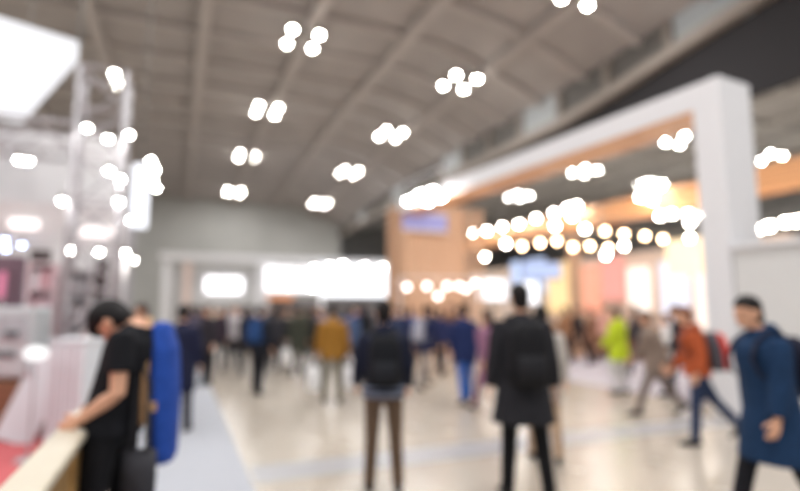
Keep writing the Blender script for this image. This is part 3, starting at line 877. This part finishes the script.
def backpack(pi, label, col, pocket=None, big=False, w=.30, h=.44, dep=.16, z0=1.0, gap=-.035, side=0.0):
    tp, fin, T = pi['tp'], pi['fin'], pi['T']
    y0 = -.115 - pi['puff']*.9 - .015 - gap
    base = (tp(side, y0 - dep/2, z0) + pi['lift']) * pi['s']
    root = empty('backpack', pi['loc'] + Matrix.Rotation(pi['rz'], 3, 'Z') @ base, label, 'backpack', rz=pi['rz'])
    N = lambda x, y, z: tp(x + side, y, z)
    m = MB(); pts = []; rad = []
    for t, k in ((0, .8), (.06, .95), (.35, 1.0), (.75, .95), (.93, .8), (1, .5)):
        pts.append(N(0, y0 - dep/2, z0 + h*t)); rad.append((w/2*k, dep/2*k))
    m.loft(pts, rad, n=16)
    # squarer section
    fin(m); q = m.build('bag', cloth(col, .7), root, off=base, smooth=True)
    m = MB(); m.loft([N(0, y0 - dep*.93, z0 + h*.08), N(0, y0 - dep*.98, z0 + h*.15), N(0, y0 - dep*.98, z0 + h*.42), N(0, y0 - dep*.9, z0 + h*.48)], [(w*.3, .015), (w*.36, .03), (w*.36, .03), (w*.3, .012)])
    if big:
        m = MB(); m.loft([N(0, y0 - dep*.8, z0 + h*.02), N(0, y0 - dep*.95, z0 + h*.12), N(0, y0 - dep*1.0, z0 + h*.5), N(0, y0 - dep*.92, z0 + h*.85), N(0, y0 - dep*.75, z0 + h*.95)], [(w*.4, .03), (w*.49, .06), (w*.5, .07), (w*.46, .06), (w*.3, .03)])
    fin(m); m.build('pocket', cloth(pocket or col, .7), root, off=base, smooth=True)
    pf = pi['puff']
    for sd in (-1, 1):
        m = MB(); x = sd*.105
        yf = .118 + pf
        path = [N(x*.8, y0 - .02, z0 + h*.92), tp(x, -.07 - pf*.4, 1.455 + pf*.3), tp(x*1.05, .0, 1.475 + pf*.35), tp(x*1.08, .085 + pf*.6, 1.42 + pf*.2), tp(x*1.15, yf + .006, 1.32), tp(x*1.4, yf - .01, 1.2), tp(x*1.75, .03, 1.12), N(x*1.3, y0 - .02, z0 + .04)]
        m.loft(path, [(.022, .006)]*len(path), n=8)
        fin(m); m.build('strap', cloth(col, .7), root, off=base, smooth=True)
    return root
def tote(p, label, col, rz=0, w=.32, h=.36, dep=.12, strap=.16):
    root = empty('tote_bag', p, label, 'bag', rz=rz)
    c = cloth(col, .6)
    MB().loft([(0, 0, 0), (0, 0, .03), (0, 0, h*.5), (0, 0, h)], [(w*.42, dep*.45), (w*.47, dep*.5), (w*.5, dep*.45), (w*.48, dep*.25)], n=16).build('bag', c, root, smooth=True)
    for sy in (-1, 1):
        pts = [(-w*.22, sy*dep*.2, h*.94), (-w*.18, sy*dep*.2, h + strap*.7), (0, sy*dep*.08, h + strap), (w*.18, sy*dep*.2, h + strap*.7), (w*.22, sy*dep*.2, h*.94)]
        MB().loft(pts, [.008]*5, side=(0, 1, 0), n=6).build('handle', c, root, smooth=True)
    return root
def handpos(pi, sd):
    sh, e, w, hd, nrm, fwd = pi['arms'][sd]
    q = (w + hd*.1 + nrm*.02 + pi['lift']) * pi['s']
    return pi['loc'] + Matrix.Rotation(pi['rz'], 3, 'Z') @ q

WALK = dict(lean=4, lL=(24, 2, 6), lR=(-18, 2, 14), aL=(-16, 6, 10), aR=(18, 6, 22))
WALK2 = dict(lean=4, lL=(-20, 2, 16), lR=(22, 2, 5), aL=(16, 6, 20), aR=(-14, 6, 12))
STAND = dict()

# --- near people
pm = person('man in black t-shirt bending over the cream counter with bowed head', 119, 3.2, 1.82, 88, dict(lean=-15, headp=74, neck=52, aL=(-17, 6, 58), aR=(-4, 4, 50), foreL=10, lL=(4, 3, 4), lR=(-3, 3, 3)),
            top=(24, 25, 30), bottom=(26, 26, 30), hem=.86, puff=.028, sleeve=.62, vox=.0065, hair=(22, 20, 22), hairsc=1.12, fringe=True)
# blue long shoulder bag on his back
bl = cloth((34, 72, 158), .7)
p = ond(161, 462, 3.28)
zt_ = ond(160, 322, 3.22).z
bb = empty('shoulder_bag', p, 'long royal blue bag with a tan strap hanging behind the man in black', 'bag', rz=-YAW)
L = zt_ - p.z
m = MB().loft([(.02, 0, 0), (.02, 0, .04), (.01, 0, L*.45), (-.01, 0, L*.8), (-.035, 0, L*.97), (-.04, 0, L)], [(.04, .08), (.058, .12), (.07, .15), (.072, .14), (.055, .1), (.02, .05)], n=16)
m.fuse('bag', bl, bb, .012, 2)
MB().loft([(-.05, -.155, L*.3), (-.045, -.165, L*.55), (-.055, -.15, L*.8), (-.08, -.1, L*.98), (-.1, -.02, L*1.03)], [(.02, .006)]*5, n=8).build('strap', cloth((188, 150, 112), .7), bb, smooth=True)
MB().cbox((-.0, -.158, L*.42), (.05, .012, .05)).build('tag', cloth((188, 150, 112), .7), bb, bevel=.004)

pc_ = person('man in long black coat with a black backpack, seen from behind, centre right', 521, 4.75, 1.83, 2, dict(lean=2, headp=0, aL=(2, 9, 10), aR=(0, 11, 8), lL=(6, 3, 4), lR=(-3, 6, 2)),
             top=(40, 40, 45), bottom=(20, 20, 23), hem=.62, puff=.05, flare=.05, vox=.009, hood=False)
backpack(pc_, 'black backpack on the back of the man in the long black coat', (22, 22, 26), (30, 30, 34), w=.33, h=.5, z0=.93, dep=.17)
pn_ = person('man in navy jacket and brown trousers with a black backpack, seen from behind', 384, 4.95, 1.68, 4, dict(lean=3, headp=4, aL=(10, 10, 34), aR=(8, 9, 30), lL=(2, 2.5, 2), lR=(-1, 3, 2)),
             top=(30, 34, 52), bottom=(96, 78, 64), hem=.90, puff=.045, vox=.009, slim=.04, hood=True, shirt=(120, 128, 148), shoe=(52, 42, 38))
backpack(pn_, 'black backpack on the back of the man in brown trousers', (18, 20, 26), (28, 30, 36), w=.31, h=.46, z0=.97)
pb = person('person in long navy-blue coat walking left at the right picture edge', 764, 3.95, 1.72, 95, dict(lean=7, headp=8, neck=8, aL=(13, 4, 7), aR=(-2, 3, 10), lL=(-16, 2, 12), lR=(20, 2, 5)),
            top=(27, 52, 84), bottom=(28, 28, 34), hem=.56, puff=.055, flare=.05, vox=.0065, hood=True)
backpack(pb, 'dark navy backpack on the person in the long blue coat', (30, 32, 50), (38, 40, 58), w=.3, h=.42, z0=1.0, dep=.17)
po = person('man in rust-orange jacket and dark jeans walking left past the white post', 693, 6.6, 1.64, 72, dict(lean=7, headp=4, lL=(8, 2, 4), lR=(-30, 2, 12), aL=(-8, 8, 30), aR=(14, 6, 30)),
            top=(172, 84, 50), bottom=(44, 56, 84), hem=.87, puff=.05, vox=.01, hair=(104, 54, 38), hood=True)
backpack(po, 'grey and red backpack on the man in the rust jacket', (84, 82, 90), (204, 60, 44), big=True, w=.34, h=.46, z0=.94, dep=.2)
pt = person('person in taupe coat striding left in front of the wooden booth', 652, 8.3, 1.63, 82, dict(lean=8, headp=6, lL=(28, 2, 8), lR=(-26, 2, 14), aL=(-14, 6, 16), aR=(20, 6, 30)),
            top=(132, 116, 106), bottom=(116, 104, 98), hem=.74, puff=.05, vox=.011)
pg = person('person in lime-green jacket standing at the wooden booth entrance', 617, 10.4, 1.62, 40, dict(aL=(8, 14, 40), aR=(4, 8, 30)),
            top=(194, 214, 52), bottom=(206, 204, 206), hem=.68, puff=.06, flare=.02, vox=.012, hood=True)
hp_ = handpos(pg, 1)
tote(Vector((hp_.x, hp_.y, hp_.z - .5)), 'white carrier bag held by the person in the lime-green jacket', (232, 232, 236), w=.4, h=.38)

pj = person('person in navy coat and bright blue jeans walking away left of the black coat', 465, 9.3, 1.68, 10, dict(lean=3, lL=(-12, 2, 10), lR=(16, 2, 4), aL=(8, 7, 14), aR=(-6, 7, 12)),
            top=(34, 46, 88), bottom=(44, 92, 170), hem=.72, puff=.04, vox=.012)
pv = person('person in mauve coat half hidden behind the man in black', 489, 8.4, 1.6, 25, WALK, top=(136, 96, 120), bottom=(120, 84, 106), hem=.5, puff=.04, vox=.012, hairlen=.18, hair=(60, 42, 40))
pe = person('person in light grey coat half hidden by the right shoulder of the black coat', 541, 5.9, 1.64, -10, dict(lL=(6, 3, 3), lR=(-6, 3, 4)), top=(188, 182, 176), bottom=(178, 152, 128), hem=.66, puff=.04, vox=.011)
pw_ = person('person in navy jacket and grey trousers with a pale backpack walking right', 424, 10.9, 1.68, -40, WALK, top=(36, 42, 76), bottom=(128, 122, 120), hem=.8, puff=.045, vox=.013)
backpack(pw_, 'pale grey backpack on the person walking before the wooden tower', (160, 160, 172))
py_ = person('person in mustard-yellow jacket and olive trousers seen from behind', 333, 9.4, 1.68, 6, dict(aL=(2, 12, 8), aR=(4, 12, 10), lL=(4, 3, 3), lR=(-5, 3, 4)), top=(146, 104, 42), bottom=(104, 98, 78), hem=.78, puff=.05, vox=.012)
hl = handpos(py_, -1); hr = handpos(py_, 1)
tote(Vector((hl.x, hl.y, max(.01, hl.z - .56))), 'white shopping bag in the left hand of the mustard jacket', (226, 226, 228), w=.34, h=.42)
tote(Vector((hr.x, hr.y, hr.z - .54)), 'white shopping bag in the right hand of the mustard jacket', (222, 222, 226), w=.36, h=.38)
pk_ = person('person in dark clothes with a blue backpack walking away along the aisle', 260, 10.3, 1.68, -14, dict(lean=3, lL=(8, 1, 6), lR=(-6, 1, 6)), top=(34, 36, 44), bottom=(26, 26, 32), hem=.8, puff=.045, vox=.012)
backpack(pk_, 'blue backpack on the person in dark clothes in the aisle', (36, 66, 112), w=.34, h=.46)
pl_ = person('person in dark olive coat with a white bag in the middle distance', 299, 13.0, 1.68, 5, dict(aL=(2, 9, 10)), top=(58, 60, 52), bottom=(30, 30, 32), hem=.6, puff=.05, vox=.014)
hl = handpos(pl_, -1)
tote(Vector((hl.x, hl.y - .1, hl.z - .5)), 'white bag beside the person in the dark olive coat', (224, 222, 222), w=.36, h=.4)
person('person in plain dark clothes standing at the grey carpet edge', 210, 11.6, 1.66, 150, dict(lL=(4, 2, 2)), top=(48, 44, 50), bottom=(34, 32, 36), hem=.76, vox=.014)
person('person in dark navy coat half hidden by the royal blue bag', 183, 7.3, 1.66, 10, STAND, top=(30, 34, 58), bottom=(28, 30, 46), hem=.55, puff=.05, vox=.012)
person('visitor in pale shirt among the shelves behind the man in black', 146, 8.0, 1.68, 120, STAND, top=(204, 196, 196), bottom=(70, 70, 80), hem=.84, vox=.014, hair=(60, 48, 44))
person('visitor in grey top in the left booth, above the bowed head', 102, 7.0, 1.62, 200, STAND, top=(178, 168, 168), bottom=(80, 76, 80), hem=.84, vox=.014, hair=(120, 92, 80))
person('dark-haired visitor with black hood behind the rust jacket', 679, 9.7, 1.7, 60, WALK2, top=(46, 46, 54), bottom=(50, 50, 60), hem=.8, vox=.014, hood=True)
pp = person('person in white padded jacket between taupe coat and rust jacket', 668, 10.3, 1.5, 80, dict(aL=(10, 14, 50)), top=(224, 220, 222), bottom=(90, 84, 84), hem=.8, puff=.06, vox=.014)
# charcoal bag at the hip of the man in black
p = ond(137, 505, 3.12)
hb_ = tote(p, 'charcoal bag hanging at the hip of the man in black, below the blue bag', (58, 58, 64), rz=-YAW, w=.2, h=.3, dep=.1, strap=.5)
# --- crowd
crowd = [
 (240, 18, 'charcoal coat left of the blue backpack', (44, 42, 48), (30, 30, 34), 0), (195, 21, 'brown-grey jacket at the left end of the far crowd', (92, 80, 78), (40, 38, 42), 180),
 (222, 19.5, 'pale pink jacket near the left end of the far crowd', (196, 168, 172), (60, 56, 60), 170), (231, 25, 'white shirt deep in the far crowd', (206, 200, 204), (52, 50, 56), 180),
 (250, 27, 'dark plum jacket deep in the far crowd', (66, 50, 62), (40, 38, 42), 10), (278, 17, 'black jacket right of the blue backpack', (36, 36, 40), (32, 32, 36), 0),
 (288, 22, 'grey-brown coat before the dazzling booth', (104, 94, 88), (46, 44, 46), 200), (312, 19, 'dark grey coat left of the mustard jacket', (62, 60, 64), (40, 40, 44), 10),
 (321, 26, 'beige coat deep in the far crowd', (168, 150, 132), (60, 56, 54), 180), (347, 15.5, 'cobalt blue jacket right of the mustard jacket', (44, 70, 146), (44, 46, 60), 0),
 (356, 21, 'pale peach top right of the cobalt jacket', (206, 176, 160), (70, 64, 66), 190), (366, 24, 'black coat deep behind the navy jacket', (38, 38, 44), (32, 32, 36), 0),
 (403, 14.5, 'dark indigo jacket right of the navy backpack man', (34, 38, 72), (36, 36, 44), 0), (411, 14.2, 'medium blue jacket beside the wooden tower', (60, 80, 140), (44, 46, 58), 20),
 (441, 13.2, 'navy hooded jacket before the wooden tower', (38, 44, 82), (48, 46, 52), 10), (449, 14.6, 'brown jacket before the wooden tower', (110, 80, 62), (60, 52, 50), 200),
 (268, 25, 'slate grey jacket behind the blue backpack', (84, 86, 96), (44, 44, 48), 180), (203, 26, 'deep blue jacket at the far left of the aisle', (48, 56, 92), (40, 40, 46), 0),
 (305, 29, 'faded green jacket at the very back of the aisle', (96, 104, 92), (50, 50, 50), 0), (378, 28, 'grey suit at the very back of the aisle', (98, 98, 106), (70, 70, 76), 180),
 (212, 32, 'cream jacket at the very back of the aisle', (200, 190, 176), (70, 66, 64), 180), (242, 33, 'black puffer jacket at the very back of the aisle', (34, 34, 38), (34, 34, 38), 0),
 (199, 16.5, 'charcoal parka behind the navy coat at the carpet', (40, 40, 46), (30, 30, 34), 0), (227, 16, 'black overcoat near the grey carpet', (32, 32, 38), (28, 28, 32), 10),
 (247, 21, 'midnight blue jacket in the far crowd', (32, 38, 62), (32, 32, 38), 0), (284, 15.5, 'black long coat next to the blue backpack', (32, 32, 36), (28, 28, 32), 5),
 (309, 16, 'dark green parka left of the mustard jacket', (46, 52, 46), (30, 32, 30), 0), (317, 22.5, 'dark navy suit in the far crowd', (34, 36, 54), (32, 34, 46), 180),
 (296, 25, 'dark brown coat in the far crowd', (62, 50, 44), (40, 36, 36), 0), (274, 30, 'black jacket at the very back left of the dazzling booth', (36, 36, 40), (32, 32, 36), 0),
 (232, 29, 'dark grey jacket at the very back before the white booth', (58, 58, 64), (38, 38, 42), 180), (186, 24, 'dark maroon jacket at the left end of the far crowd', (72, 44, 50), (40, 38, 42), 0),
 (337, 21, 'dark teal jacket behind the mustard jacket', (38, 62, 70), (36, 38, 42), 0), (394, 13.6, 'dark denim jacket left of the wooden tower', (46, 56, 84), (40, 42, 52), 180),
 (360, 17, 'royal blue parka left of the navy backpack man', (40, 62, 128), (36, 38, 50), 0), (432, 14.0, 'black coat at the foot of the wooden tower', (34, 34, 40), (32, 32, 36), 0),
 (457, 14.4, 'ink blue coat at the foot of the wooden tower', (36, 42, 76), (34, 36, 48), 10),
 (193, 14.2, 'grey-violet jacket behind the navy coat at the aisle carpet', (84, 78, 94), (36, 36, 42), 10), (219, 13.6, 'dark plum parka right of the person at the carpet edge', (52, 42, 52), (30, 30, 34), 190),
 (237, 14.4, 'pale grey sweater left of the blue backpack', (186, 180, 184), (44, 44, 50), 190), (250, 13.2, 'inky black parka just left of the blue backpack', (30, 30, 36), (28, 28, 32), 0),
 (275, 13.4, 'graphite jacket just right of the blue backpack', (52, 52, 58), (34, 34, 38), 5), (286, 14.6, 'dusky beige coat left of the olive coat', (142, 128, 118), (48, 46, 48), 180),
 (311, 13.8, 'coal black parka right of the olive coat', (36, 36, 38), (28, 28, 30), 0), (322, 14.6, 'muted lilac coat left of the mustard jacket', (140, 128, 142), (52, 50, 56), 170),
 (350, 13.0, 'steel blue jacket right of the mustard jacket', (70, 88, 122), (40, 42, 50), 0), (364, 14.8, 'pitch dark jacket behind the navy backpack man', (30, 30, 36), (30, 30, 34), 0),
 (578, 15.5, 'black jacket standing at the lit display wall', (34, 32, 36), (36, 32, 34), 30), (591, 14.8, 'brown top at the counter of the lit display wall', (128, 92, 74), (96, 70, 58), 40),
 (566, 16.5, 'chestnut coat left of the black jacket at the booth', (142, 104, 78), (92, 66, 54), 30), (603, 16.2, 'pinkish shirt at the booth counter', (206, 158, 146), (110, 78, 64), 200),
 (637, 13.2, 'dark grey jacket right of the lime-green jacket', (66, 62, 66), (60, 56, 60), 60),
]
placed = [o.location.copy() for o in C.objects if o.name.startswith('person')]
for px, d, w, t, bt, hd in crowd:
    for _ in range(30):
        if all((gnd(px, d) - q).length > .75 for q in placed): break
        d += .25
    placed.append(gnd(px, d))
    far = d > 13
    person('person in ' + w, px, d, random.uniform(1.6, 1.74), hd + random.uniform(-15, 15), random.choice([STAND, WALK, WALK2]), top=t, bottom=bt, hem=random.choice([.84, .8, .66]),
           puff=.04, vox=.016 if d < 20 else .02, group='people of the far crowd', detail=d < 16, hair=random.choice([(26, 22, 22), (40, 30, 26), (60, 46, 40)]), hairlen=random.choice([0, 0, .15]))

# ------------------------------------------------------------------ world, camera, output
w = bpy.data.worlds.new('World'); S.world = w; w.use_nodes = True
bg = w.node_tree.nodes['Background']; bg.inputs['Color'].default_value = (.95, .97, 1, 1); bg.inputs['Strength'].default_value = .45  # fill light added through the end left open behind the camera
cd = bpy.data.cameras.new('camera'); cam = bpy.data.objects.new('camera', cd); C.objects.link(cam)
cam.location = CAM; cam.rotation_euler = (PI/2 + PITCH, 0, -YAW)
cd.lens = 24; cd.sensor_width = 36; cd.sensor_fit = 'HORIZONTAL'; cd.clip_end = 300
cd.dof.use_dof = True; cd.dof.focus_distance = 1.0; cd.dof.aperture_fstop = .9; cd.dof.aperture_blades = 0
S.camera = cam
S.view_settings.view_transform = 'Standard'; S.view_settings.look = 'None'; S.view_settings.gamma = 1; S.view_settings.exposure = 0.38
S.view_settings.use_curve_mapping = False
S.cycles.use_denoising = True
S.cycles.sample_clamp_indirect = 6
S.cycles.max_bounces = 8
S.cycles.diffuse_bounces = 4
S.cycles.caustics_reflective = False; S.cycles.caustics_refractive = False
